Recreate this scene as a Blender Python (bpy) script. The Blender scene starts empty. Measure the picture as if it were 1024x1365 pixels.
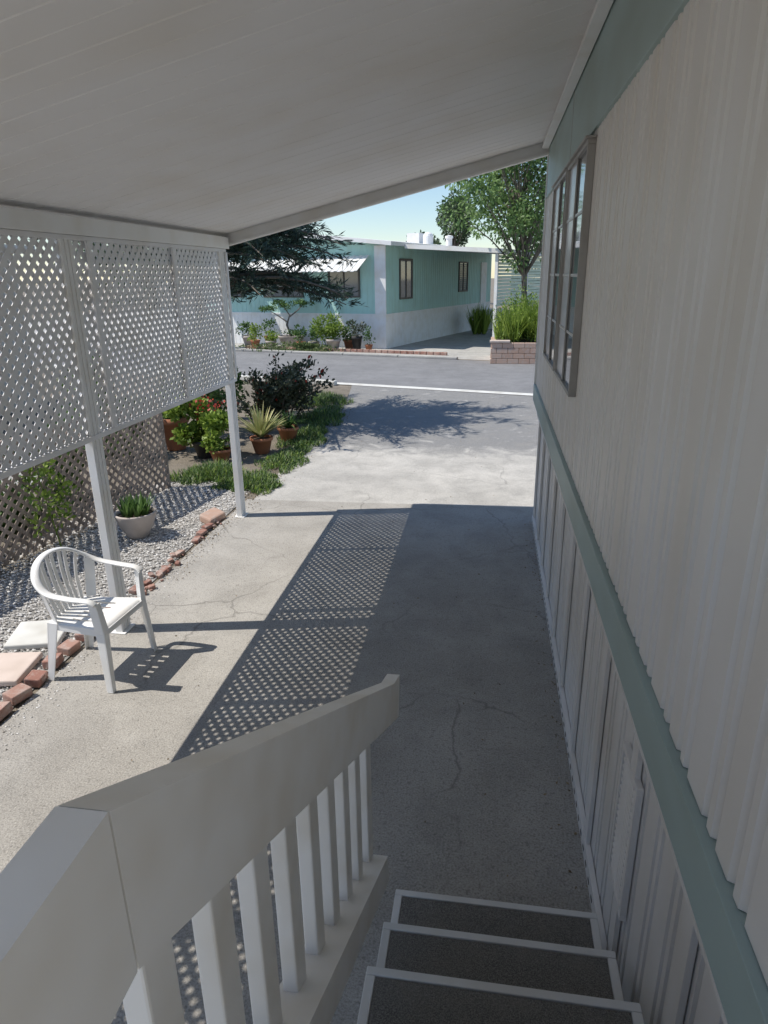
import bpy, math, random
from mathutils import Vector, Matrix
R=random.Random(7)
V=Vector
scene=bpy.context.scene
# ------------------------------------------------------------------ helpers
def link(o,parent=None):
    scene.collection.objects.link(o)
    if parent: o.parent=parent
    return o
def empty(name,loc=(0,0,0),rz=0):
    o=bpy.data.objects.new(name,None); o.empty_display_size=.2
    o.location=loc; o.rotation_euler=(0,0,rz); return link(o)
class MB:
    def __init__(s): s.v=[];s.f=[];s.m=[]
    def quad(s,a,b,c,d,m=0):
        n=len(s.v); s.v+= [tuple(a),tuple(b),tuple(c),tuple(d)]; s.f.append((n,n+1,n+2,n+3)); s.m.append(m)
    def poly(s,pts,m=0):
        n=len(s.v); s.v+=[tuple(p) for p in pts]; s.f.append(tuple(range(n,n+len(pts)))); s.m.append(m)
    def hexa(s,p,m=0):
        n=len(s.v); s.v+=[tuple(q) for q in p]
        for f in ((0,3,2,1),(4,5,6,7),(0,1,5,4),(1,2,6,5),(2,3,7,6),(3,0,4,7)):
            s.f.append(tuple(n+i for i in f)); s.m.append(m)
    def box(s,x0,x1,y0,y1,z0,z1,m=0):
        s.hexa([(x0,y0,z0),(x1,y0,z0),(x1,y1,z0),(x0,y1,z0),(x0,y0,z1),(x1,y0,z1),(x1,y1,z1),(x0,y1,z1)],m)
    def obox(s,c,ax,ay,az,m=0):
        c=V(c);ax=V(ax);ay=V(ay);az=V(az)
        s.hexa([c-ax-ay-az,c+ax-ay-az,c+ax+ay-az,c-ax+ay-az,c-ax-ay+az,c+ax-ay+az,c+ax+ay+az,c-ax+ay+az],m)
    def tube(s,path,rad,n=8,m=0,flat=1.0,up=(0,0,1),cap=True):
        path=[V(p) for p in path]; up0=V(up); base=len(s.v)
        if not isinstance(rad,(list,tuple)): rad=[rad]*len(path)
        for i,p in enumerate(path):
            t=(path[min(i+1,len(path)-1)]-path[max(i-1,0)])
            if t.length<1e-9: t=V((0,0,1))
            t.normalize()
            a=t.cross(up0)
            if a.length<1e-3: a=t.cross(V((1,0,0)))
            a.normalize(); b=a.cross(t).normalized()
            for k in range(n):
                an=2*math.pi*k/n
                s.v.append(tuple(p+a*math.cos(an)*rad[i]+b*math.sin(an)*rad[i]*flat))
        for i in range(len(path)-1):
            for k in range(n):
                s.f.append((base+i*n+k,base+i*n+(k+1)%n,base+(i+1)*n+(k+1)%n,base+(i+1)*n+k)); s.m.append(m)
        if cap:
            s.f.append(tuple(base+k for k in range(n))[::-1]); s.m.append(m)
            e=base+(len(path)-1)*n
            s.f.append(tuple(e+k for k in range(n))); s.m.append(m)
    def lathe(s,c,prof,n=24,m=0):
        c=V(c);base=len(s.v)
        for r,z in prof:
            for k in range(n):
                a=2*math.pi*k/n; s.v.append((c.x+r*math.cos(a),c.y+r*math.sin(a),c.z+z))
        for i in range(len(prof)-1):
            for k in range(n):
                s.f.append((base+i*n+k,base+i*n+(k+1)%n,base+(i+1)*n+(k+1)%n,base+(i+1)*n+k)); s.m.append(m)
    def leaf(s,p,size,w=.45,m=0,dir=None,droop=0):
        if dir is None: d=V((R.gauss(0,1),R.gauss(0,1),R.gauss(0,1)))
        else: d=V(dir)+V((R.gauss(0,.4),R.gauss(0,.4),R.gauss(0,.4)))
        d.normalize(); q=V((R.gauss(0,1),R.gauss(0,1),R.gauss(0,1))); sd=d.cross(q)
        if sd.length<1e-3: sd=V((1,0,0))
        sd.normalize(); p=V(p)
        s.quad(p,p+d*size*.5+sd*size*w*.5,p+d*size+V((0,0,-droop*size)),p+d*size*.5-sd*size*w*.5,m)
    def blade(s,p,d,L,w,bend=.3,m=0,seg=4):
        p=V(p);d=V(d).normalized(); sd=d.cross(V((0,0,1)))
        if sd.length<1e-3: sd=V((1,0,0))
        sd.normalize(); base=len(s.v)
        for i in range(seg+1):
            t=i/seg; q=p+d*L*t+V((0,0,-bend*L*t*t)); ww=w*.5*(1-t**2)+.0005
            s.v.append(tuple(q-sd*ww)); s.v.append(tuple(q+sd*ww))
        for i in range(seg):
            s.f.append((base+2*i,base+2*i+1,base+2*i+3,base+2*i+2)); s.m.append(m)
    def obj(s,name,mats,parent=None,smooth=False,bevel=0,solid=0):
        me=bpy.data.meshes.new(name); me.from_pydata(s.v,[],s.f)
        for mt in (mats if isinstance(mats,(list,tuple)) else [mats]): me.materials.append(mt)
        me.polygons.foreach_set('material_index',s.m)
        if smooth: me.polygons.foreach_set('use_smooth',[True]*len(s.f))
        me.update(); o=bpy.data.objects.new(name,me); link(o,parent)
        if solid:
            md=o.modifiers.new('Solidify','SOLIDIFY'); md.thickness=solid; md.offset=0
        if bevel:
            md=o.modifiers.new('Bevel','BEVEL'); md.width=bevel; md.segments=2; md.limit_method='ANGLE'
        return o
def ribbed(mb,prof,o,td,ud,H,nd,m=0):
    o=V(o);td=V(td);ud=V(ud);nd=V(nd)
    for (t0,a0),(t1,a1) in zip(prof[:-1],prof[1:]):
        p0=o+td*t0+nd*a0; p1=o+td*t1+nd*a1
        mb.quad(p0,p1,p1+ud*H,p0+ud*H,m)
def grooves(t0,t1,pattern,depth,edge=.004):
    out=[(t0,0)];t=t0;i=0
    while True:
        w,g=pattern[i%len(pattern)]; i+=1
        if t+w+g+edge*2>t1: break
        t+=w; out.append((t,0)); t+=edge; out.append((t,-depth)); t+=g; out.append((t,-depth)); t+=edge; out.append((t,0))
    out.append((t1,0)); return out
# ------------------------------------------------------------------ materials
def newmat(name):
    m=bpy.data.materials.new(name); m.use_nodes=True; nt=m.node_tree
    return m,nt,nt.nodes['Principled BSDF']
def N(nt,t,**k):
    n=nt.nodes.new(t)
    for a,b in k.items(): setattr(n,a,b)
    return n
def coord(nt,scale=(1,1,1)):
    tc=N(nt,'ShaderNodeTexCoord'); mp=N(nt,'ShaderNodeMapping'); mp.inputs['Scale'].default_value=scale
    nt.links.new(tc.outputs['Object'],mp.inputs['Vector']); return mp.outputs['Vector']
def noise(nt,vec,scale,detail=2,rough=.55,dist=0):
    n=N(nt,'ShaderNodeTexNoise'); n.inputs['Scale'].default_value=scale; n.inputs['Detail'].default_value=detail
    n.inputs['Roughness'].default_value=rough; n.inputs['Distortion'].default_value=dist
    nt.links.new(vec,n.inputs['Vector']); return n.outputs['Fac']
def ramp(nt,fac,stops):
    r=N(nt,'ShaderNodeValToRGB'); e=r.color_ramp.elements
    while len(e)<len(stops): e.new(.5)
    for i,(p,c) in enumerate(stops):
        e[i].position=p; e[i].color=(*c,1) if len(c)==3 else c
    nt.links.new(fac,r.inputs['Fac']); return r.outputs['Color']
def mix(nt,a,b,fac,mode='MIX'):
    n=N(nt,'ShaderNodeMix',data_type='RGBA',blend_type=mode)
    for sock,val in ((n.inputs[6],a),(n.inputs[7],b),(n.inputs[0],fac)):
        if hasattr(val,'is_output'): nt.links.new(val,sock)
        elif isinstance(val,(int,float)): sock.default_value=val
        else: sock.default_value=(*val,1)
    return n.outputs[2]
def bump(nt,bs,h,strength,dist):
    b=N(nt,'ShaderNodeBump'); b.inputs['Strength'].default_value=strength; b.inputs['Distance'].default_value=dist
    nt.links.new(h,b.inputs['Height']); nt.links.new(b.outputs['Normal'],bs.inputs['Normal'])
def painted(name,col,rough=.5,dirt=.12,scale=(1,1,1),bumpd=0,dscale=3):
    m,nt,bs=newmat(name); v=coord(nt,scale)
    n1=noise(nt,v,dscale,2,.6)
    d=tuple(c*(1-dirt*1.6)*k for c,k in zip(col,(1,.97,.92)))
    c1=mix(nt,col,d,ramp(nt,n1,[(.42,(0,0,0)),(.72,(1,1,1))]))
    if dirt>.06:
        n2=noise(nt,v,dscale*9,2,.6)
        c1=mix(nt,c1,tuple(c*.82 for c in col),ramp(nt,n2,[(.6,(0,0,0)),(.8,(min(1,dirt*3),)*3)]))
        if bumpd: bump(nt,bs,n2,.5,bumpd*4)
    nt.links.new(c1,bs.inputs['Base Color']); bs.inputs['Roughness'].default_value=rough
    return m
def foliage(name,dark,light,trans=.25,rough=.55):
    m,nt,bs=newmat(name); g=N(nt,'ShaderNodeNewGeometry')
    c=ramp(nt,g.outputs['Random Per Island'],[(.05,dark),(.95,light)])
    nt.links.new(c,bs.inputs['Base Color']); bs.inputs['Roughness'].default_value=rough
    tr=N(nt,'ShaderNodeBsdfTranslucent'); nt.links.new(c,tr.inputs['Color'])
    ms=N(nt,'ShaderNodeMixShader'); ms.inputs[0].default_value=trans
    out=nt.nodes['Material Output']
    nt.links.new(bs.outputs[0],ms.inputs[1]); nt.links.new(tr.outputs[0],ms.inputs[2]); nt.links.new(ms.outputs[0],out.inputs['Surface'])
    return m
def asphalt(name,base,light,stain=.66,crack=1.0,bs_=.004,far=None,bigs=.55,amt=.45,coarse=False):
    m,nt,bs=newmat(name); v=coord(nt)
    big=noise(nt,v,bigs,3,.6); mid=noise(nt,v,2.7,6,.72,.4); fine=noise(nt,v,105,1,.7)
    c=mix(nt,base,light,ramp(nt,big,[(.38,(0,0,0)),(.64,(1,1,1))]))
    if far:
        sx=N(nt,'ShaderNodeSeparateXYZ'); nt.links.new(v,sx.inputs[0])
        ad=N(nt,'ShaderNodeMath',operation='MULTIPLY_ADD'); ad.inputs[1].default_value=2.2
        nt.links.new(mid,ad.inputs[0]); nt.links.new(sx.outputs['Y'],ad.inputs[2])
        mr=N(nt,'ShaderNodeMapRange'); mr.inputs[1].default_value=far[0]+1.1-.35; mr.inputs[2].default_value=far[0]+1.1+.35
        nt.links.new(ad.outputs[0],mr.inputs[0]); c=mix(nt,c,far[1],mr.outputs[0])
    c=mix(nt,c,tuple(k*stain for k in base),ramp(nt,mid,[(.46,(0,0,0)),(.62,(amt,)*3),(.80,(min(1,amt*1.8),)*3)]))
    c=mix(nt,c,tuple(min(1,k*1.12) for k in light),ramp(nt,mid,[(.28,(.5,.5,.5)),(.44,(0,0,0))]))
    if coarse:
        co=noise(nt,v,34,2,.7)
        c=mix(nt,c,tuple(k*.5 for k in base),ramp(nt,co,[(.56,(0,0,0)),(.70,(.5,.5,.5))]))
    c=mix(nt,c,(.35,.35,.35),ramp(nt,fine,[(.25,(.6,.6,.6)),(.55,(0,0,0))]),'MULTIPLY')
    c=mix(nt,c,tuple(min(1,k*1.45) for k in light),ramp(nt,fine,[(.62,(0,0,0)),(.78,(.45,.45,.45))]))
    if crack:
        vo=N(nt,'ShaderNodeTexVoronoi',feature='DISTANCE_TO_EDGE'); vo.inputs['Scale'].default_value=.8
        nz=N(nt,'ShaderNodeTexNoise'); nz.inputs['Scale'].default_value=3.4; nz.inputs['Detail'].default_value=4
        nt.links.new(v,nz.inputs['Vector'])
        vm=mix(nt,v,nz.outputs['Color'],.30,'ADD'); nt.links.new(vm,vo.inputs['Vector'])
        ck=ramp(nt,vo.outputs['Distance'],[(.0,(1,1,1)),(.004,(.5,.5,.5)),(.011,(0,0,0))])
        msk=ramp(nt,big,[(.46,(0,0,0)),(.56,(.6*crack,)*3)])
        ckm=mix(nt,ck,msk,1.0,'MULTIPLY')
        c=mix(nt,c,tuple(k*.3 for k in base),ckm)
    nt.links.new(c,bs.inputs['Base Color']); bs.inputs['Roughness'].default_value=.9
    bump(nt,bs,fine,.8,bs_); return m
M_ceil=painted('ceiling_paint',(.86,.85,.845),.55,.04,dscale=1.2)
M_white=painted('white_paint',(.85,.85,.84),.5,.05)
M_rail=painted('rail_paint',(.88,.865,.84),.6,.06,dscale=5,bumpd=.0012)
M_siding=painted('siding_paint',(.84,.81,.775),.5,.04,(1,1,.35))
M_skirt=painted('skirting_paint',(.84,.82,.80),.5,.08,(1,1,.4))
M_teal=painted('teal_trim_paint',(.41,.52,.505),.5,.10,(1,.4,1))
M_nteal=painted('teal_house_paint',(.44,.68,.63),.6,.06,(1,1,.4))
M_nwhite=painted('white_house_paint',(.82,.82,.82),.6,.05)
M_gtrim=painted('louver_paint',(.64,.76,.62),.6,.05)
M_latt=painted('lattice_paint',(.80,.80,.81),.55,.05)
M_wood=painted('weathered_wood',(.33,.27,.23),.85,.35,dscale=8)
M_drive=asphalt('driveway_asphalt',(.36,.34,.308),(.45,.43,.395),.66,crack=1.0,amt=.32,coarse=True)
M_apron=asphalt('apron_concrete',(.46,.445,.415),(.58,.56,.52),.66,crack=.8,far=(9.9,(.24,.24,.24)))  # far stretch: darker asphalt, with the tree shade put into its colour
M_yard=asphalt('yard_concrete',(.42,.41,.39),(.5,.49,.46),.7,crack=0)
M_street=asphalt('street_asphalt',(.22,.222,.23),(.26,.262,.27),.8,crack=.4)
M_ndrive=asphalt('old_asphalt',(.15,.15,.155),(.19,.19,.195),.7,crack=.4)
M_ground=asphalt('ground_dirt',(.22,.19,.15),(.30,.26,.21),.6,crack=0,bs_=.02)
M_gutter=painted('gutter_concrete',(.68,.68,.65),.85,.15)
M_slab=painted('slab_concrete',(.62,.52,.46),.85,.15)
M_gravelbed=asphalt('gravel_bed',(.34,.33,.31),(.44,.43,.41),.6,crack=0,bs_=.02)
M_plastic=painted('white_plastic',(.84,.84,.83),.38,.04)
M_nose=painted('step_edging',(.76,.76,.75),.35,.10)
M_terra=painted('terracotta',(.42,.17,.09),.8,.2)
M_potgrey=painted('pot_stone',(.52,.46,.42),.8,.2)
M_potblack=painted('pot_dark',(.03,.03,.03),.5,.1)
M_bark=painted('bark',(.22,.19,.16),.95,.4,(1,1,.3),bumpd=.006,dscale=10)
M_frame=painted('window_frame',(.40,.38,.36),.45,.15)
M_dark=painted('dark_frame',(.10,.09,.08),.5,.1)
M_alu=painted('aluminium_frame',(.66,.67,.68),.4,.05)
M_soil=painted('soil',(.06,.045,.03),.95,.05)
def pebbles():
    m,nt,bs=newmat('pebble_stone'); g=N(nt,'ShaderNodeNewGeometry')
    c=ramp(nt,g.outputs['Random Per Island'],[(0,(.20,.18,.16)),(.35,(.42,.40,.37)),(.7,(.6,.58,.55)),(1,(.78,.77,.75))])
    nt.links.new(c,bs.inputs['Base Color']); bs.inputs['Roughness'].default_value=.85; return m
M_peb=pebbles()
def brickm(name,cols):
    m,nt,bs=newmat(name); g=N(nt,'ShaderNodeNewGeometry'); v=coord(nt)
    c=ramp(nt,g.outputs['Random Per Island'],[(0,cols[0]),(.5,cols[1]),(1,cols[2])])
    c=mix(nt,c,(.5,.46,.42),ramp(nt,noise(nt,v,14,4,.7),[(.45,(0,0,0)),(.72,(.7,.7,.7))]))
    nt.links.new(c,bs.inputs['Base Color']); bs.inputs['Roughness'].default_value=.9
    bump(nt,bs,noise(nt,v,60,2),.6,.004); return m
M_brick=brickm('red_brick',[(.26,.12,.09),(.34,.17,.13),(.40,.26,.21)])
M_block=brickm('tan_block',[(.46,.30,.23),(.52,.35,.27),(.56,.40,.32)])
def carpetm():
    m,nt,bs=newmat('step_carpet'); v=coord(nt); n=noise(nt,v,240,2,.8); n2=noise(nt,v,9,3)
    c=ramp(nt,n,[(.35,(.09,.087,.08)),(.7,(.33,.315,.29))]); c=mix(nt,c,(.26,.24,.21),ramp(nt,n2,[(.45,(0,0,0)),(.8,(.5,.5,.5))]))
    nt.links.new(c,bs.inputs['Base Color']); bs.inputs['Roughness'].default_value=1; bump(nt,bs,n,.9,.004); return m
M_carpet=carpetm()
m,nt,bs=newmat('window_glass'); bs.inputs['Base Color'].default_value=(.16,.18,.20,1); bs.inputs['Roughness'].default_value=.05
bs.inputs['Specular IOR Level'].default_value=1.0; M_glass=m
M_blind=painted('window_blind',(.72,.74,.79),.25,.1,dscale=1.5)
L_pine=foliage('pine_needles',(.012,.03,.022),(.05,.09,.055),.12)
L_tree=foliage('tree_leaves',(.06,.12,.035),(.26,.40,.14),.4)
L_far=foliage('far_leaves',(.04,.08,.04),(.13,.19,.09),.15)
L_lime=foliage('lime_leaves',(.09,.17,.02),(.36,.48,.09),.4)
L_green=foliage('green_leaves',(.035,.09,.02),(.15,.26,.07),.3)
L_weed=foliage('weed_leaves',(.05,.10,.03),(.24,.30,.12),.3)
L_dark=foliage('burgundy_leaves',(.02,.035,.02),(.11,.13,.075),.15)
L_yucca=foliage('yucca_leaves',(.18,.24,.07),(.6,.55,.28),.25)
L_red=foliage('red_flowers',(.35,.03,.02),(.6,.08,.05),.2)
L_dry=foliage('dry_leaves',(.12,.08,.04),(.3,.22,.12),.1)

# ------------------------------------------------------------------ ground, driveway, street
def sheet(name,pts,z,mat):
    mb=MB(); mb.poly([(x,y,z) for x,y in pts]); return mb.obj(name,mat)
sheet('ground',[(-250,-120),(250,-120),(250,400),(-250,400)],-.012,M_ground)
sheet('driveway',[(-2.80,-9),(3.6,-9),(3.6,7.45),(-2.80,7.30)],0,M_drive)
sheet('bounce_paving',[(-9.5,-9),(-4.9,-9),(-5.7,1),(-5.6,8.2),(-9.5,8.2)],-.004,M_yard)  # pale paving added beyond the fence to bounce light under the carport
ang=math.radians(-16); E=V((math.cos(ang),math.sin(ang),0)); Nn=V((-math.sin(ang),math.cos(ang),0))
C0=V((-1.4,15.7,0))
def st(a,b,z=0): p=C0+E*a+Nn*b; return (p.x,p.y,z)
def ststrip(name,a0,a1,b0,b1,z,mat):
    mb=MB(); n=30
    for i in range(n):
        x0=a0+(a1-a0)*i/n; x1=a0+(a1-a0)*(i+1)/n
        mb.quad(st(x0,b0,z),st(x1,b0,z),st(x1,b1,z),st(x0,b1,z))
    return mb.obj(name,mat)
p1=st(-1.9,-.17); p2=st(6,-.17)
le=[(-2.72,7.302)]+[(-2.72-.03*i*.5+R.uniform(-.06,.06),7.7+i*.55) for i in range(12)]
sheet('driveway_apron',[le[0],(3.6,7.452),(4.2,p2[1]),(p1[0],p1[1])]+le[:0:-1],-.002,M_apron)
ststrip('street',-60,60,.14,5.55,-.004,M_street)
ststrip('gutter',-60,60,-.16,.13,.004,M_gutter)
mb=MB()
for i in range(24):
    a0=-2.3-i*1.5; a1=a0-1.48
    p=[st(a1,-.32,-.01),st(a0,-.32,-.01),st(a0,-.165,-.01),st(a1,-.165,-.01)]
    mb.hexa(p+[(q[0],q[1],.10) for q in p])
mb.obj('kerb',M_gutter,bevel=.015)
# ------------------------------------------------------------------ carport roof
Y0,Y1=-.5,6.95  # unseen rear roof end cut short to let sky and sun bounce in
XL,ZL=-2.74,2.885; XR,ZR=.455,3.615
carport=empty('carport')
sl=V((XR-XL,0,ZR-ZL)); slen=sl.length; sln=sl.normalized()
mb=MB(); ribbed(mb,grooves(Y0,Y1,[(.150,.002),(.150,.008)],.004,.003),(XL,0,ZL),(0,1,0),sln,slen,(0,0,-1))
mb.hexa([(XL,Y0,ZL+.012),(XR,Y0,ZR+.012),(XR,Y1,ZR+.012),(XL,Y1,ZL+.012),(XL,Y0,ZL+.07),(XR,Y0,ZR+.07),(XR,Y1,ZR+.07),(XL,Y1,ZL+.07)])
mb.obj('ceiling_panels',M_ceil,carport)
mb=MB()
def slab(y0,y1,d0,d1,x0=XL,x1=XR):
    z=lambda x: ZL+(x-XL)/(XR-XL)*(ZR-ZL)
    mb.hexa([(x0,y0,z(x0)+d0),(x1,y0,z(x1)+d0),(x1,y1,z(x1)+d0),(x0,y1,z(x0)+d0),(x0,y0,z(x0)+d1),(x1,y0,z(x1)+d1),(x1,y1,z(x1)+d1),(x0,y1,z(x0)+d1)])
slab(6.955,6.985,-.115,.08); slab(6.91,6.952,-.115,-.095)
mb.obj('front_fascia',M_white,carport,bevel=.003)
mb=MB()
mb.box(-2.70,-2.61,Y0,6.90,2.765,2.872)
mb.box(-2.79,-2.745,Y0,6.98,2.80,2.96)
mb.obj('side_beam',M_white,carport,bevel=.004)
mb=MB(); mb.box(.385,.445,Y0,6.90,3.545,3.572); mb.box(.40,.44,Y0,6.90,3.572,3.60)
mb.obj('wall_ledger',M_white,carport,bevel=.003)
def postm(mb,x,y):
    for dy in (-.045,0,.045):
        mb.box(x-.03,x+.03,y+dy-.017,y+dy+.017,.01,2.764)
    mb.box(x-.022,x+.022,y-.06,y+.06,.012,2.762)
    mb.box(x-.06,x+.06,y-.08,y+.08,.0,.009)
mb=MB()
for y in (6.74,4.17,1.6,-.4): postm(mb,-2.665,y)
mb.obj('posts',M_white,carport,bevel=.004)
# ------------------------------------------------------------------ lattice
def lattice(mb,o,td,ud,L,H,pitch,w,th,nd,m=0):
    o=V(o);td=V(td);ud=V(ud);nd=V(nd); dp=pitch*math.sqrt(2)
    for sgn,off in ((1,th*.5+.0005),(-1,-th*.5-.0005)):
        k=-H if sgn>0 else 0
        while k<(L if sgn>0 else L+H):
            h0,h1=0,H
            if sgn>0: h0=max(h0,-k); h1=min(h1,L-k)
            else: h0=max(h0,k-L); h1=min(h1,k)
            if h1-h0>.01:
                j=R.uniform(-.0015,.0015)
                a=o+td*(k+j+sgn*h0)+ud*h0+nd*off; b=o+td*(k+j+sgn*h1)+ud*h1+nd*off
                c=(a+b)/2; ax=(b-a)/2; q=ax.cross(nd).normalized()*w/2
                mb.obox(c,ax,q,nd*th/2,m)
            k+=dp
screen=empty('lattice_screen')
mb=MB(); lattice(mb,(-2.655,-.5,1.50),(0,1,0),(0,0,1),7.32,1.26,.060,.035,.004,(1,0,0)); mb.obj('lattice_slats',M_latt,screen)
mb=MB()
mb.box(-2.675,-2.630,-.5,6.86,1.465,1.50); mb.box(-2.672,-2.632,-.5,6.86,2.735,2.763)
for y in (6.84,5.66,4.40,3.16,1.92,.68,-.46): mb.box(-2.640,-2.622,y-.024,y+.024,1.502,2.733)
mb.obj('frame',M_latt,screen,bevel=.003)
fence=empty('wooden_lattice_fence')
fa=V((-4.62,3.6,.02)); fb=V((-3.92,7.62,.02)); ft=(fb-fa).normalized(); fn=ft.cross(V((0,0,1)))
fa2=fa-ft*3.5
mb=MB(); Lf=(fb-fa2).length
lattice(mb,fa2,ft,(0,0,1),Lf,1.08,.080,.036,.007,fn)
mb.obox((fa2+fb)/2+V((0,0,1.10)),ft*Lf/2,V((0,0,.02)),fn*.02)
for t in (0,2.4,4.8,Lf): mb.obox(fa2+ft*t+V((0,0,.55))-fn*.035,ft*.03,V((0,0,.57)),fn*.025)
mb.obj('fence_panel',M_wood,fence)
# ------------------------------------------------------------------ own mobile home (right)
home=empty('mobile_home')
WX=.46
mb=MB(); pat=[(.070,.018),(.026,.018),(.110,.020),(.026,.018)]
ribbed(mb,grooves(-5.5,6.93,pat,.013,.007),(WX,0,1.455),(0,1,0),(0,0,1),1.70,(-1,0,0))
mb.obj('siding',M_siding,home)
mb=MB(); mb.box(WX-.008,WX+.05,-5.5,6.93,3.155,3.66); mb.box(WX-.022,WX+.05,-5.5,6.93,1.30,1.452)
mb.box(WX-.014,WX+.02,-5.5,6.93,3.140,3.152)
for y in (1.2,4.9): mb.box(WX-.010,WX,y,y+.004,3.16,3.6,1)
mb.obj('teal_bands',[M_teal,M_frame],home,bevel=.003)
mb=MB(); mb.box(WX+.055,5.2,-5.5,6.90,1.3,3.655); mb.box(WX-.03,5.3,-5.6,7.0,3.70,3.76)
mb.obj('body_and_roof',M_white,home)
mb=MB(); mb.box(WX-.018,WX+.04,6.932,6.965,1.30,3.655); mb.box(.545,5.2,6.86,6.90,0,1.296); mb.obj('corner_trim',M_white,home,bevel=.003)
SX=.53
mb=MB(); ribbed(mb,grooves(-5.5,6.9,[(.110,.014),(.026,.014)],.018,.006),(SX,0,0),(0,1,0),(0,0,1),1.292,(-1,0,0))
mb.obj('skirting_panels',M_skirt,home)
mb=MB()
mb.box(SX-.035,SX-.002,-5.5,6.9,1.155,1.292); mb.box(SX-.045,SX-.0355,-5.5,6.9,1.150,1.165)
mb.box(SX-.028,SX-.003,-5.5,6.9,.0,.075)
y=6.85
while y>-5.4:
    mb.box(SX-.022,SX-.004,y-.035,y+.035,.0755,1.1495); y-=.62
vy0,vy1=1.80,2.04
mb.box(SX-.026,SX-.004,vy0,vy1,.42,.44); mb.box(SX-.026,SX-.004,vy0,vy1,.95,.97)
mb.box(SX-.026,SX-.004,vy0,vy0+.02,.44,.95); mb.box(SX-.026,SX-.004,vy1-.02,vy1,.44,.95)
for i in range(17):
    z=.450+i*.029; a,b=vy0+.02,vy1-.02
    mb.hexa([(SX-.024,a,z),(SX-.003,a,z+.014),(SX-.003,b,z+.014),(SX-.024,b,z),(SX-.024,a,z+.004),(SX-.003,a,z+.018),(SX-.003,b,z+.018),(SX-.024,b,z+.004)])
mb.obj('skirting_trim',M_skirt,home,bevel=.002)
mb=MB(); y=6.8
while y>-1: mb.box(SX-.0300,SX-.0282,y,y+.03,.025,.04); y-=.09
mb.obj('channel_slots',M_dark,home)
def window(y0,y1,z0,z1,bays,rows):
    fr=MB(); gl=MB()
    x0=WX-.040
    fr.box(x0,WX-.001,y0,y1,z0,z0+.022); fr.box(x0,WX-.001,y0,y1,z1-.022,z1)
    fr.box(x0,WX-.001,y0,y0+.02,z0+.0225,z1-.0225); fr.box(x0,WX-.001,y1-.02,y1,z0+.0225,z1-.0225)
    fr.box(x0-.014,WX-.001,y0-.02,y1+.02,z1+.0005,z1+.010)
    for i in range(1,bays):
        y=y0+(y1-y0)*i/bays; fr.box(x0+.006,WX-.024,y-.014,y+.014,z0+.023,z1-.023)
    for i in range(1,rows):
        z=z0+(z1-z0)*i/rows; fr.box(x0+.012,WX-.024,y0+.021,y1-.021,z-.008,z+.008,1)
    ym=(y0+y1)/2
    gl.box(WX-.023,WX-.018,y0+.018,ym,z0+.02,z1-.02,0); gl.box(WX-.023,WX-.018,ym+.0005,y1-.018,z0+.02,z1-.02,1)
    fr.obj('window_frame',[M_frame,M_alu],home,bevel=.002); gl.obj('window_glass',[M_glass,M_blind],home)
window(3.72,4.66,1.87,3.10,2,4); window(4.74,5.70,1.87,3.10,2,4)
# ------------------------------------------------------------------ stairs, deck and railing
stairs=empty('porch_stairs')
tr=MB(); ns=MB(); sd=MB()
for i in range(6):
    z=.19*(i+1); yf=2.02-.303*i; yb=yf-.303 if i<5 else -2.5
    tr.box(-.262,.452,yb+.0,yf-.03,z-.03,z)
    tr.box(-.262,.452,yf-.040,yf-.034,z-.19+.001,z-.031)
    ns.box(-.292,.482,yf-.026,yf,z-.032,z+.003)
    ns.box(-.292,-.263,yb+.001,yf-.027,z-.032,z+.003)
    ns.box(.453,.482,yb+.001,yf-.027,z-.032,z+.003)
    sd.box(-.290,-.264,yb,yf-.032,0,z-.033)
tr.obj('treads',M_carpet,stairs); ns.obj('nosings',M_nose,stairs,bevel=.003); sd.obj('side_panel',M_rail,stairs)
sd=MB()
for x,y in ((-.36,-.4),(-.36,-2.4)): sd.box(x-.04,x+.04,y-.04,y+.04,0,1.1)
sd.obj('deck_posts',M_rail,stairs)
rail=empty('stair_railing')
def zt(y): return 2.08-.585*(y-.407)
def zb(y): return .377+.616*(1.885-y)
def yzprism(mb,poly,x0,x1):
    n=len(poly); mb.poly([(x0,y,z) for y,z in poly]); mb.poly([(x1,y,z) for y,z in poly][::-1])
    for i in range(n):
        (y0,z0),(y1,z1)=poly[i],poly[(i+1)%n]
        mb.quad((x0,y0,z0),(x0,y1,z1),(x1,y1,z1),(x1,y0,z0))
mb=MB()
yzprism(mb,[(.412,zt(.412)),(2.10,zt(2.10)),(2.245,zt(2.10)-.055),(2.225,zt(2.225)-.155),(2.17,zt(2.17)-.16),(.412,zt(.412)-.185)],-.350,-.302)
mb.obj('sloped_handrail',M_rail,rail,bevel=.006)
mb=MB(); yzprism(mb,[(-2.4,2.075),(.409,2.079),(.409,1.893),(-2.4,1.893)],-.350,-.302)
mb.obj('landing_handrail',M_rail,rail,bevel=.003)
mb=MB(); yzprism(mb,[(.45,zb(.45)+.125),(1.88,zb(1.88)+.125),(1.90,zb(1.9)),(.45,zb(.45))],-.400,-.300)
mb.box(-.40,-.30,-2.4,.44,1.24,1.36)
mb.obj('bottom_rail',M_rail,rail,bevel=.005)
mb=MB()
for i in range(8):
    y=1.655-.162*i+R.uniform(-.006,.006); mb.box(-.386,-.352,y-.033,y+.033,zb(y)+.10,zt(y)-.06)
y=.2
while y>-2.3: mb.box(-.386,-.352,y-.034,y+.034,1.355,2.03); y-=.162
mb.box(-.395,-.352,1.79,1.87,zb(1.83)+.09,zt(1.83)-.06)
mb.obj('balusters',M_rail,rail,bevel=.004)
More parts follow.
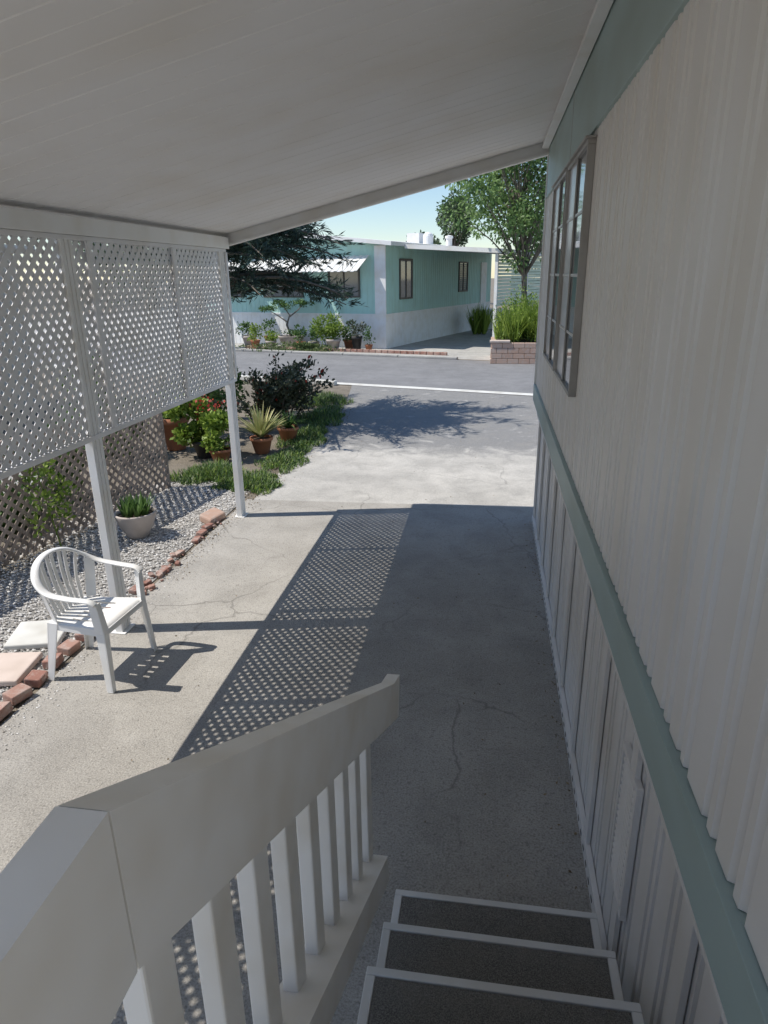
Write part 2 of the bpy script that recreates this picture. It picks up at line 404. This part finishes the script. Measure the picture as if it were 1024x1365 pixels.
# ------------------------------------------------------------------ plastic chair
chair=empty('plastic_chair',(-2.52,3.66,.002),math.radians(-3))
def catmull(pts,n=6):
    pts=[V(p) for p in pts]; out=[]
    P=[pts[0]]+pts+[pts[-1]]
    for i in range(1,len(P)-2):
        for k in range(n):
            t=k/n; a,b,c,d=P[i-1],P[i],P[i+1],P[i+2]
            out.append(.5*((2*b)+(-a+c)*t+(2*a-5*b+4*c-d)*t*t+(-a+3*b-3*c+d)*t**3))
    out.append(pts[-1]); return out
mb=MB()
half=[(.205,.262,.615),(.16,.268,.640),(.02,.276,.650),(-.12,.268,.672),(-.21,.225,.735),(-.262,.13,.800),(-.280,0,.822)]
path=catmull(half+[(x,-y,z) for x,y,z in half[-2::-1]],6)
mb.tube(path,.027,10,0,.42)
mb.obj('arm_and_back_rail',M_plastic,chair,smooth=True)
mb=MB()
def rail_at(y): return min((p for p in path if p.x<-.05),key=lambda p:abs(p.y-y))
for i in range(8):
    y=-.165+.33*i/7
    top=rail_at(y*1.18); a=V((-.195,y*.86,.425)); c=(a+top)/2+V((-.018,0,0))
    pp=catmull([a,c,top],5); prev=None
    for q in pp:
        w=.0145
        cur=(q+V((0,-w,0)),q+V((0,w,0)))
        if prev: mb.quad(prev[0],prev[1],cur[1],cur[0])
        prev=cur
for s in (-1,1):
    a=V((-.185,s*.175,.43)); b=V((-.20,s*.236,.70)); c=V((-.13,s*.205,.43)); d=V((-.14,s*.262,.67))
    mb.quad(a,c,d,b)
mb.obj('backrest_slats',M_plastic,chair,solid=.006)
mb=MB(); nx,ny=14,22; g=[]
for i in range(nx+1):
    for j in range(ny+1):
        t=i/nx; s=j/ny*2-1; x=-.205+.43*t; w=.195+.035*t
        z=.425+.012*t-.016*(1-s*s)*math.sin(math.pi*min(1,t*1.05))-(max(0,t-.9)/.1)**2*.03-(max(0,abs(s)-.9)/.1)**2*.012
        g.append((x,s*w,z))
mb.v=g
for i in range(nx):
    for j in range(ny):
        if 4<=i<=8 and j in (4,7,10,14,17): continue
        a=i*(ny+1)+j; mb.f.append((a,a+1,a+ny+2,a+ny+1)); mb.m.append(0)
mb.obj('seat',M_plastic,chair,smooth=True,solid=.007)
mb=MB()
for s in (-1,1):
    mb.hexa([(-.19,s*.190,.375),(.21,s*.226,.375),(.21,s*.232,.375),(-.19,s*.196,.375),(-.19,s*.190,.420),(.21,s*.226,.428),(.21,s*.232,.428),(-.19,s*.196,.420)])
    for (z0,z1,w0,w1,xa,xb,ya,yb) in ((0,.40,.036,.056,.232,.216,.276,.246),(.40,.618,.056,.050,.216,.205,.246,.266)):
        mb.hexa([(xa-w0,s*ya,z0),(xa,s*ya,z0),(xa,s*(ya-.006),z0),(xa-w0,s*(ya-.006),z0),(xb-w1,s*yb,z1),(xb,s*yb,z1),(xb,s*(yb-.006),z1),(xb-w1,s*(yb-.006),z1)])
        mb.hexa([(xa+.0005,s*ya,z0),(xa+.0065,s*ya,z0),(xa+.0065,s*(ya-w0),z0),(xa+.0005,s*(ya-w0),z0),(xb+.0005,s*yb,z1),(xb+.0065,s*yb,z1),(xb+.0065,s*(yb-w1*.9),z1),(xb+.0005,s*(yb-w1*.9),z1)])
    mb.hexa([(-.268,s*.218,0),(-.232,s*.218,0),(-.232,s*.211,0),(-.268,s*.211,0),(-.205,s*.200,.425),(-.135,s*.204,.425),(-.135,s*.197,.425),(-.205,s*.193,.425)])
    mb.hexa([(-.2745,s*.218,0),(-.2685,s*.218,0),(-.2685,s*.180,0),(-.2745,s*.180,0),(-.2125,s*.200,.425),(-.2055,s*.200,.425),(-.2055,s*.145,.425),(-.2125,s*.145,.425)])
mb.hexa([(.218,-.225,.385),(.224,-.225,.385),(.224,.225,.385),(.218,.225,.385),(.218,-.225,.425),(.224,-.225,.425),(.224,.225,.425),(.218,.225,.425)])
mb.obj('legs_and_apron',M_plastic,chair,bevel=.002)
# ------------------------------------------------------------------ planting bed
sheet('gravel_bed',[(-4.75,-4),(-2.86,-4),(-2.84,7.3),(-3.2,8.0),(-3.95,8.0),(-4.0,7.3)],-.003,M_gravelbed)
mb=MB()
def pebble(mb,x,y,z,r):
    n=len(mb.v); rot=R.random()*6.28; a,b=r*R.uniform(.8,1.3),r*R.uniform(.6,1); h=r*R.uniform(.5,.8)
    for k in range(5):
        an=rot+k*1.2566; mb.v.append((x+a*math.cos(an),y+b*math.sin(an),z+R.uniform(-.1,.2)*r))
    mb.v.append((x+R.uniform(-.2,.2)*r,y+R.uniform(-.2,.2)*r,z+h))
    for k in range(5): mb.f.append((n+k,n+(k+1)%5,n+5)); mb.m.append(0)
for i in range(24000):
    y=R.uniform(2.2,8.0); xm=-4.62+.174*(y-3.6) if y>3.6 else -4.7
    x=R.uniform(max(-4.7,xm-.3),-2.86)
    pebble(mb,x,y,.0+R.uniform(0,.012),R.uniform(.006,.014))
for i in range(1100):
    pebble(mb,-2.8+abs(R.gauss(0,.10)),R.uniform(1.5,7.2),.002,R.uniform(.003,.009))
mb.obj('gravel',M_peb)
edging=MB(); y=1.0
while y<6.75:
    L=.19; a=R.uniform(-.3,.3); h=.03 if y>4.6 else .05
    if y<4.3 or R.random()<.62:
        w=.035 if y>4.5 else .05
        c=V((-2.86+R.uniform(-.03,.03),y,h*.5+R.uniform(-.01,.01)+.006)); t=R.uniform(-.2,.2)
        edging.obox(c,V((math.sin(a),math.cos(a),t*.3))*L*R.uniform(.25,.46),V((math.cos(a),-math.sin(a),t))*w,V((-t,0,1))*h*.62)
    y+=L*R.uniform(.9,1.1)
for i in range(40):
    yy=R.uniform(4.2,6.6); s=R.uniform(.01,.03); a=R.uniform(0,3)
    edging.obox((-2.83+R.uniform(-.07,.07),yy,s*.6),V((math.cos(a),math.sin(a),.2))*s,V((-math.sin(a),math.cos(a),.1))*s*.8,V((0,-.2,1))*s*.7)
edging.obj('brick_edging',M_brick,bevel=.010)
mb=MB(); mb.obox((-3.18,3.50,.03),V((.20,.03,.004)),V((-.03,.18,0)),V((0,0,.022))); mb.obj('stepping_slab',M_slab,bevel=.01)
mb=MB(); mb.obox((-3.22,3.97,.028),V((.18,.05,.0)),V((-.05,.17,.004)),V((0,0,.022))); mb.obj('stepping_slab',M_gutter,bevel=.01)
mb=MB(); mb.obox((-2.92,6.55,.04),V((.03,.14,.0)),V((-.08,.03,.02)),V((0,0,.045))); mb.obj('stone_block',M_block,bevel=.02)
# ------------------------------------------------------------------ pots and plants
def pot(name,x,y,r,h,mat,kind='taper',z=0):
    e=empty(name); mb=MB()
    if kind=='taper': pr=[(.001,0),(r*.62,0),(r*.64,.01),(r*.92,h*.82),(r,h*.82),(r*1.02,h*.85),(r*1.02,h),(r*.93,h),(r*.90,h*.85)]
    else: pr=[(.001,0),(r*.45,0),(r*.5,.01),(r*.82,h*.45),(r*.97,h*.8),(r*1.04,h*.95),(r*1.04,h),(r*.94,h),(r*.9,h*.88)]
    mb.lathe((x,y,z),pr,28); mb.obj('pot_body',mat,e,smooth=True)
    mb=MB(); mb.lathe((x,y,z),[(r*.93,h*.86),(.001,h*.88)],20); mb.obj('soil',M_soil,e)
    return e
def stalks(mb,x,y,z,n,L,w,spread,bend,m=0,r0=.03):
    for i in range(n):
        a=R.random()*6.283; t=R.random()**.7*spread
        mb.blade((x+math.cos(a)*r0*R.random(),y+math.sin(a)*r0*R.random(),z),(math.cos(a)*t,math.sin(a)*t,1),L*R.uniform(.6,1.1),w*R.uniform(.7,1.2),bend*R.uniform(.4,1.3),m)
def clump(mb,c,rx,ry,rz,n,size,w=.45,m=0,nsub=14,sub=.4,up=.3):
    c=V(c); cs=[]
    for i in range(nsub):
        d=V((R.gauss(0,1),R.gauss(0,1),R.gauss(0,1))).normalized()*R.random()**.45
        cs.append((c+V((d.x*rx,d.y*ry,d.z*rz)),R.uniform(.5,1.2)*sub))
    for i in range(n):
        cc,s=R.choice(cs); d=V((R.gauss(0,1),R.gauss(0,1),R.gauss(0,1))).normalized()
        q=cc+V((d.x*rx,d.y*ry,d.z*rz))*s*R.random()**.5
        if q.z<.01: q.z=abs(q.z)+.01
        dd=V((d.x,d.y,d.z+up)); mb.leaf(q,size*R.uniform(.6,1.3),w,m,dd)
e=pot('potted_succulent',-3.50,6.0,.20,.27,M_potgrey,'bowl')
mb=MB()
for k in range(7):
    a=k*.9; stalks(mb,-3.50+.10*math.cos(a),6.0+.10*math.sin(a),.24,18,.24,.03,.7,.15)
mb.obj('succulent_leaves',L_green,e)
e=pot('potted_yucca',-3.34,9.5,.17,.24,M_terra)
mb=MB(); stalks(mb,-3.34,9.5,.24,80,.62,.05,1.5,.22); mb.obj('yucca_leaves',L_yucca,e)
e=pot('potted_geranium',-4.10,9.2,.20,.26,M_potblack)
mb=MB(); clump(mb,(-4.10,9.2,.55),.45,.42,.34,2600,.07,.8,0,16); clump(mb,(-4.10,9.2,.75),.35,.3,.2,60,.05,.9,1,10)
mb.obj('geranium_leaves',[L_lime,L_red],e)
e=pot('potted_geranium',-4.75,9.6,.22,.5,M_terra)
mb=MB(); clump(mb,(-4.75,9.6,.8),.36,.36,.28,1500,.07,.8,0,12); clump(mb,(-4.75,9.6,.95),.3,.3,.2,90,.05,.9,1,10)
mb.obj('geranium_leaves',[L_green,L_red],e)
e=pot('potted_fern',-3.15,10.25,.17,.24,M_terra)
mb=MB(); stalks(mb,-3.15,10.25,.22,110,.45,.03,1.3,.5); mb.obj('fern_fronds',L_green,e)
e=pot('potted_plant',-3.75,8.9,.16,.2,M_terra)
mb=MB(); clump(mb,(-3.75,8.9,.32),.22,.22,.16,600,.06,.6,0,9); mb.obj('leaves',L_lime,e)
mb=MB()
for i in range(60):
    a=R.gauss(-.1,1.1); L=R.uniform(.9,1.95); d=V((math.cos(a)*R.uniform(.3,1.2),math.sin(a)*R.uniform(.3,.9),R.uniform(.7,1.8))).normalized()
    p=V((-3.95+R.gauss(0,.18),11.7+R.gauss(0,.25),0)); pts=[p+d*L*t+V((0,0,-.34*L*t*t)) for t in (0,.25,.5,.75,1)]
    mb.tube(pts,[.012,.009,.007,.005,.003],5,1)
    for k in range(90):
        t=R.uniform(.25,1)*4; j=min(3,int(t)); q=pts[j].lerp(pts[j+1],t-j)+V((R.gauss(0,.05),R.gauss(0,.05),R.gauss(0,.05)))
        mb.leaf(q,R.uniform(.05,.11),.5,0 if R.random()>.015 else 2,V((R.gauss(0,.6),R.gauss(0,.6),.3))+d*.4)
mb.obj('dark_leaved_shrub',[L_dark,M_bark,L_red])
mb=MB(); clump(mb,(-4.6,10.7,1.0),.55,.5,.9,2500,.09,.5,0,20,.3); mb.obj('green_shrub',L_green)
mb=MB(); clump(mb,(-5.6,9.2,.7),.7,.9,.7,2500,.09,.5,0,20,.3); mb.obj('green_shrub',L_green)
mb=MB()
for k in range(7): clump(mb,(-5.45+.1*k,1.2+k*.95,.45),.35,.6,.5,900,.11,.55,0,9,.5)
mb.obj('gap_backing_hedge',L_green)  # added behind the wooden fence so its gaps show dark
mb=MB()
for (cx,cy,rx,ry,h,n) in ((-2.95,7.9,.36,.42,.13,2800),(-3.6,8.2,.5,.45,.2,2600),(-2.85,9.2,.30,.8,.12,2300),(-2.95,10.6,.35,.9,.16,2400),(-3.1,12.2,.45,.9,.16,2000),(-3.5,13.8,.6,.8,.2,1600)):
    for i in range(n):
        a=R.random()*6.283; r=R.random()**.55; k=1+.25*math.sin(a*3+cx)+.15*math.sin(a*7+cy)
        x=cx+rx*r*k*math.cos(a); y=cy+ry*r*k*math.sin(a)
        mb.blade((x,y,0),(R.gauss(0,.5),R.gauss(0,.5),1),h*R.uniform(.3,1.6)*(1.15-r*.6),.014,.3,R.choice((0,0,1,2,2)),2)
mb.obj('ground_cover',[L_green,L_lime,L_weed])
mb=MB(); clump(mb,(-4.1,5.6,.45),.12,.3,.25,240,.06,.6,0,7,.5); clump(mb,(-4.15,5.5,.8),.1,.2,.2,100,.06,.6,0,5,.5)
mb.tube([(-4.1,5.6,0),(-4.12,5.55,.4),(-4.15,5.5,.9)],[.008,.006,.003],5); mb.obj('vine_plant',L_lime)
mb=MB()
for i in range(190):
    x=R.uniform(-2.75,.4); y=R.uniform(2.0,14); mb.leaf((x,y,.006),R.uniform(.008,.022),.6,0,(R.gauss(0,1),R.gauss(0,1),.0))
for i in range(1000):
    x=-2.85+abs(R.gauss(0,.14)); y=R.uniform(5,13); mb.leaf((x,y,.008),R.uniform(.012,.03),.5,0,(R.gauss(0,1),R.gauss(0,1),.1))
for i in range(200):
    mb.leaf((.50-abs(R.gauss(0,.05)),R.uniform(2.1,7),.008),R.uniform(.008,.022),.5,0,(R.gauss(0,1),R.gauss(0,1),.1))
mb.obj('leaf_litter',L_dry)
# ------------------------------------------------------------------ pine tree near the street
mb=MB(); TP=V((-5.1,11.9,0))
tp=[TP+V((.05*math.sin(i*1.3),.05*math.cos(i*1.7),i*.75)) for i in range(10)]
mb.tube(tp,[.16-.014*i for i in range(10)],9,1)
for i in range(82):
    if i<38: z=R.uniform(2.0,3.6); a=R.gauss(0,.75)
    else: z=2.2+4.2*R.random()**.9; a=R.random()*6.283
    L=(2.85-.33*(z-1.9))*R.uniform(.65,1.1)
    d=V((math.cos(a),math.sin(a),0)); s=TP+V((0,0,z)); pts=[]
    for k in range(8):
        t=k/7; pts.append(s+d*L*t+V((.06*math.sin(k+i),.06*math.cos(k*1.3+i),.30*math.sin(t*2.4)*L*.4-.12*L*t*t)))
    mb.tube(pts,[.035*(1-k/8)+.005 for k in range(8)],5,1)
    for k in range(2,8):
        for q in range(7):
            b=pts[k].lerp(pts[k-1],R.random()); sd=V((R.gauss(0,1),R.gauss(0,1),R.gauss(-.15,.40))).normalized(); sl_=R.uniform(.2,.5)*(1.1-k/12)
            tip=b+sd*sl_+d*.15
            for n_ in range(11):
                p=b.lerp(tip,R.random()); mb.leaf(p,R.uniform(.10,.18),.14,0,sd+d*.5)
mb.obj('pine_tree',[L_pine,M_bark])
# ------------------------------------------------------------------ broadleaf trees
def tree(name,base,H,cz,rx,rz,nl,leafs,mat,nsub=40,lean=(0,0),tr=.14,subr=.28):
    mb=MB(); b=V(base); top=b+V((lean[0],lean[1],cz-rz*.2))
    tp=[b.lerp(top,i/6)+V((.05*math.sin(i*2.1),.05*math.cos(i*1.4),0)) for i in range(7)]
    mb.tube(tp,[tr*(1-i*.09) for i in range(7)],9,1); C=b+V((lean[0],lean[1],cz)); cs=[]
    for i in range(nsub):
        d=V((R.gauss(0,1),R.gauss(0,1),R.gauss(0,1))).normalized()*R.random()**.35
        c=C+V((d.x*rx,d.y*rx,d.z*rz)); cs.append((c,R.uniform(.6,1.2)*subr*rx))
        st_=tp[R.choice((3,4,5,6))]; mid=st_.lerp(c,.5)+V((R.gauss(0,.1),R.gauss(0,.1),.15))
        mb.tube([st_,mid,c],[tr*.28,tr*.16,tr*.05],5,1,cap=False)
    for i in range(nl):
        c,s=R.choice(cs); d=V((R.gauss(0,1),R.gauss(0,1),R.gauss(0,1))).normalized()
        mb.leaf(c+d*s*R.random()**.4,leafs*R.uniform(.6,1.3),.5,0,d+V((0,0,-.3)))
    return mb.obj(name,[mat,M_bark])
tree('street_tree',(1.25,23.9,0),7,5.2,2.55,2.2,16000,.14,L_tree,70,(-.5,0),.13,.22)
tree('background_tree',(-3.5,62,0),10,6.9,1.5,1.9,5500,.24,L_far,24,(0,0),.2,.46)
tree('background_tree',(-4.9,50,0),10,4.4,1.3,.7,1500,.24,L_far,14,(0,0),.15,.4)
tree('background_tree',(6,55,0),10,6.0,4,3.2,3000,.45,L_far,30,(0,0),.3,.4)
tree('background_tree',(-30,60,0),10,5.0,7,3,3500,.6,L_far,30,(0,0),.3,.4)
# ------------------------------------------------------------------ neighbour's house
nh=empty('teal_mobile_home',(-3.7,24.5,0),math.radians(-18))
W=8.2; D=11.6
mb=MB(); gp=lambda a,b:grooves(a,b,[(.19,.012)],.008,.006)
ribbed(mb,gp(-W,-.40),(0,0,1.18),(1,0,0),(0,0,1),2.30,(0,-1,0))
ribbed(mb,gp(0,D),(0,0,1.18),(0,1,0),(0,0,1),2.30,(1,0,0))
mb.poly([(-W,.01,3.48),(0,.01,3.48),(-W/2,.01,3.9)])
mb.box(-W+.02,-.02,.02,D,1.0,3.47)
mb.obj('walls',M_nteal,nh)
mb=MB()
ribbed(mb,gp(-W,0),(0,0,0),(1,0,0),(0,0,1),1.18,(0,-1,0)); ribbed(mb,gp(0,D),(0,.0,0),(0,1,0),(0,0,1),1.18,(1,0,0))
mb.box(-W,0.03,-.03,-.001,1.14,1.20); mb.box(.001,.03,0,D,1.14,1.20)
mb.box(-.40,.028,-.045,-.001,1.205,3.46)
mb.obj('skirting_and_corner',M_nwhite,nh)
mb=MB()
for s,x0,x1 in ((0,-W-.25,-W/2),(1,-W/2,.45)):
    z0,z1=(3.46,3.9) if s==0 else (3.9,3.43)
    mb.hexa([(x0,-.45,z0),(x1,-.45,z1),(x1,D,z1),(x0,D,z0),(x0,-.45,z0+.13),(x1,-.45,z1+.13),(x1,D,z1+.13),(x0,D,z0+.13)])
mb.lathe((-1.4,7,3.7),[(.22,0),(.22,.35),(.19,.45),(.10,.52),(.001,.54)],16)
mb.lathe((-.9,8.2,3.7),[(.14,0),(.14,.3),(.18,.31),(.18,.4),(.001,.44)],12)
mb.box(-2.7,-2.1,7.6,8.2,3.8,4.25)
mb.obj('roof',M_nwhite,nh)
def nwin(x0,x1,z0,z1,side=False):
    fr=MB(); gl=MB()
    def B(m_,a0,a1,d0,d1,zz0,zz1,mi=0):
        if side: m_.box(d0,d1,a0,a1,zz0,zz1,mi)
        else: m_.box(a0,a1,-d1,-d0,zz0,zz1,mi)
    B(fr,x0,x1,.001,.05,z0,z0+.06);B(fr,x0,x1,.001,.05,z1-.06,z1);B(fr,x0,x0+.06,.001,.05,z0+.061,z1-.061);B(fr,x1-.06,x1,.001,.05,z0+.061,z1-.061)
    B(fr,(x0+x1)/2-.025,(x0+x1)/2+.025,.021,.046,z0+.061,z1-.061)
    B(gl,x0+.061,x1-.061,.005,.02,z0+.061,z1-.061)
    fr.obj('window_frame',M_dark,nh); gl.obj('window_glass',M_glass,nh)
nwin(-2.3,-1.0,1.75,2.95); nwin(-5.2,-3.4,1.75,2.95); nwin(-7.6,-6.2,1.75,2.95)
nwin(1.1,2.2,1.65,3.05,True); nwin(7.1,8.2,1.75,3.0,True)
mb=MB(); mb.box(.001,.05,10.0,10.8,.9,3.0); mb.box(.01,1.0,9.8,11.1,0,.88); mb.obj('side_door',M_nwhite,nh)
mb=MB()
def awn(x0,x1):
    n=int((x1-x0)/.13)
    for i in range(n):
        a=x0+(x1-x0)*i/n; b=x0+(x1-x0)*(i+1)/n; dz=.02 if i%2 else 0
        mb.hexa([(a,-.05,3.12+dz),(b,-.05,3.12+dz),(b,-.95,2.62+dz),(a,-.95,2.62+dz),(a,-.05,3.14+dz),(b,-.05,3.14+dz),(b,-.95,2.64+dz),(a,-.95,2.64+dz)],i%2)
awn(-2.95,-.6); awn(-5.5,-3.1); awn(-7.9,-5.9)
M_awn2=painted('awning_grey',(.72,.73,.72),.6,.05)
mb.obj('window_awnings',[M_nwhite,M_awn2],nh)
nc=empty('neighbour_carport',(-3.7,24.5,0),math.radians(-18))
mb=MB(); mb.hexa([(.46,.6,3.36),(4.0,.6,3.12),(4.0,12,3.12),(.46,12,3.36),(.46,.6,3.50),(4.0,.6,3.26),(4.0,12,3.26),(.46,12,3.50)]); mb.obj('roof',M_nwhite,nc)
mb=MB()
for y in (.7,4.4,8,11.8): mb.box(3.70,3.80,y,y+.10,0,3.11)
mb.obj('posts',M_nwhite,nc)
mb=MB(); z=1.45
while z<3.05: mb.box(3.73,3.77,.85,8,z,z+.085); z+=.11
z=.3
while z<3.0: mb.box(.9,3.65,12.0,12.04,z,z+.07); z+=.1
mb.obj('louvre_screen',M_gtrim,nc)
sheet('neighbour_driveway',[st(.3,5.72)[:2],st(2.2,5.72)[:2],(3.9,40),(0.0,42)],-.003,M_ndrive)
sheet('neighbour_yard',[st(-30,5.8)[:2],st(.3,5.72)[:2],(-.4,42),(-30,60)],-.0065,M_yard)
mb=MB()
for a0,a1 in [(-1.2-i*2,-1.2-(i+1)*2+.02) for i in range(20)]+[(2.4+i*2,2.4+(i+1)*2-.02) for i in range(18)]:
    lo,hi=min(a0,a1),max(a0,a1)
    p=[st(lo,5.55,-.01),st(hi,5.55,-.01),st(hi,5.70,-.01),st(lo,5.70,-.01)]
    mb.hexa(p+[(q[0],q[1],.07) for q in p])
mb.obj('far_kerb',M_yard,bevel=.02)
mb=MB()
for i in range(34):
    a=-2.0-i*.235; p=V(st(a,6.6)); mb.obox(p+V((0,0,.04)),E*.105,Nn*.05,V((0,0,.05)))
mb.obj('brick_edging',M_brick,bevel=.01)
pl=empty('brick_planter'); mb=MB()
for row in range(4):
    for i in range(9):
        x0=.02+i*.32+(.16 if row%2 else 0)-.16; x1=x0+.31
        x0=max(x0,.0); x1=min(x1,2.7)
        if x1-x0>.03: mb.box(x0,x1,20.4,20.55,row*.15,row*.15+.14)
    for j in range(6): mb.box(-.0,.15,20.56+j*.32,20.56+j*.32+.31,row*.15,row*.15+.14)
mb.obj('blocks',M_block,pl,bevel=.008)
mb=MB(); mb.box(.10,2.68,20.5,22.4,0,.55); mb.obj('soil',M_soil,pl)
mb=MB(); mb.box(-.03,.55,20.37,20.62,.602,.66); mb.obj('coping',M_slab,pl,bevel=.01)
mb=MB()
for i in range(50):
    x=R.uniform(.25,2.5); y=R.uniform(20.8,22.3); h=R.uniform(1.0,1.85)*(1-.12*abs(x-1))
    for k in range(30):
        mb.blade((x+R.gauss(0,.08),y+R.gauss(0,.08),.55+R.random()*.3),(R.gauss(0,.35),R.gauss(0,.35),1),h*R.uniform(.35,1),.03,.2,0,3)
    clump(mb,(x,y,.55+h*.55),.22,.22,h*.4,80,.08,.4,0,5,.6)
mb.obj('planter_shrub',L_lime)
mb=MB(); clump(mb,(1.0,23.0,.9),.8,.4,.8,1400,.12,.5,0,14,.4); mb.obj('green_shrub',L_green)
mb=MB()
for i in range(12): stalks(mb,-.5+R.uniform(-.25,.25),31+R.uniform(-.4,.4),0,30,1.5,.06,.5,.25)
mb.obj('grass_clump',L_lime)
e=pot('potted_bonsai',-7.35,25.05,.48,.42,M_potgrey,'bowl')
mb=MB(); mb.tube([(-7.35,25.05,.38),(-7.5,25.05,.8),(-7.35,25.0,1.15),(-7.6,25,1.5)],[.05,.04,.03,.02],6,1); mb.tube([(-7.35,25.0,1.1),(-7.0,25,1.35),(-6.8,25,1.6)],[.03,.02,.01],5,1)
mb.tube([(-7.45,25.0,.9),(-7.9,25,1.2),(-8.1,25,1.3)],[.03,.02,.01],5,1)
clump(mb,(-7.55,25,1.55),.35,.3,.15,500,.09,.4,0,7,.5); clump(mb,(-6.8,25,1.6),.3,.3,.12,350,.09,.4,0,5,.5); clump(mb,(-8.1,25,1.35),.28,.3,.12,300,.09,.4,0,5,.5)
clump(mb,(-7.35,25.05,.5),.4,.3,.1,250,.08,.5,0,6,.5)
mb.obj('bonsai_tree',[L_green,M_bark],e)
for nm,x,y,r,h,mt,lm,n in (('potted_plant',-9.0,25.1,.28,.42,M_potgrey,L_green,400),('potted_plant',-8.25,25.2,.2,.4,M_terra,L_green,200),('potted_plant',-5.5,23.9,.27,.4,M_potgrey,L_lime,700),('potted_plant',-4.65,23.9,.2,.5,M_potblack,L_dark,250),('potted_plant',-6.3,24.3,.2,.28,M_potgrey,L_green,300),('potted_plant',-8.6,24.6,.18,.3,M_terra,L_lime,200),('potted_plant',-6.7,24.0,.17,.3,M_terra,L_green,250),('potted_plant',-7.9,24.3,.2,.3,M_potgrey,L_lime,260),('potted_plant',-4.2,23.75,.14,.22,M_terra,L_green,120),('potted_plant',-5.0,24.3,.22,.35,M_terra,L_green,320)):
    e=pot(nm,x,y,r,h,mt); mb=MB(); clump(mb,(x,y,h+.25),r*1.3,r*1.3,.3,n,.10,.5,0,8,.5); mb.obj('leaves',lm,e)
mb=MB(); clump(mb,(-5.75,24.0,.8),.45,.35,.6,1300,.10,.4,0,12,.4); mb.obj('green_shrub',L_lime)
mb=MB(); clump(mb,(-9.9,24.6,.7),.5,.4,.7,1500,.10,.5,0,12,.4); mb.obj('green_shrub',L_green)
mb=MB()
for i in range(60): mb.leaf((-6.6+R.uniform(-1.8,1.8),23.4+R.uniform(-.4,.4),.03),.1,.5,0,(0,0,1))
clump(mb,(-6.9,23.7,.12),1.7,.35,.14,2000,.08,.5,0,20,.3); mb.obj('border_plants',L_weed)
# side house seen through the lattice
sh=empty('white_mobile_home'); mb=MB()
ribbed(mb,grooves(-8,13,[(.2,.012)],.012,.006),(-9.4,0,.0),(0,1,0),(0,0,1),3.0,(1,0,0)); mb.box(-15,-9.45,-8,13,0,2.99); mb.obj('walls',painted('cream_paint',(.66,.66,.64),.6,.08),sh)
mb=MB(); mb.box(-15.3,-9.1,-8.3,13.3,3.0,3.14); mb.obj('roof',M_nwhite,sh)
mb=MB()
for y in (2,7): mb.box(-9.388,-9.36,y,y+1.6,1.5,2.5)
mb.obj('window_glass',M_glass,sh)
# ------------------------------------------------------------------ light, sky, camera
sunfrom=V((-.70,-.135,1.0)).normalized()
ld=bpy.data.lights.new('sun','SUN'); ld.energy=5.0; ld.angle=math.radians(.4); ld.color=(1,.94,.85)
lo=bpy.data.objects.new('sun',ld); lo.rotation_euler=(-sunfrom).to_track_quat('-Z','Y').to_euler(); link(lo)
w=bpy.data.worlds.new('World'); scene.world=w; w.use_nodes=True; nt=w.node_tree
sky=nt.nodes.new('ShaderNodeTexSky'); sky.sky_type='NISHITA'; sky.sun_disc=False
sky.sun_elevation=math.asin(sunfrom.z); sky.sun_rotation=math.atan2(sunfrom.x,sunfrom.y)
sky.air_density=1.0; sky.dust_density=.1; sky.ozone_density=3.0
bg=nt.nodes['Background']; nt.links.new(sky.outputs[0],bg.inputs[0]); bg.inputs[1].default_value=.145
cd=bpy.data.cameras.new('camera'); cam=bpy.data.objects.new('camera',cd); link(cam); scene.camera=cam
cd.sensor_fit='VERTICAL'; cd.sensor_height=36; cd.lens=900/1365*36; cd.clip_start=.03; cd.clip_end=1000
r_=V((.9884,.1512,-.0132)); u_=V((-.0378,.3293,.9435)); b_=V((.147,-.932,.3312))
b_.normalize(); r_=(r_-b_*r_.dot(b_)).normalized(); u_=b_.cross(r_)
cam.matrix_world=Matrix(((r_.x,u_.x,b_.x,0),(r_.y,u_.y,b_.y,0),(r_.z,u_.z,b_.z,2.5),(0,0,0,1)))
scene.view_settings.view_transform='Standard'; scene.view_settings.look='None'; scene.view_settings.exposure=0
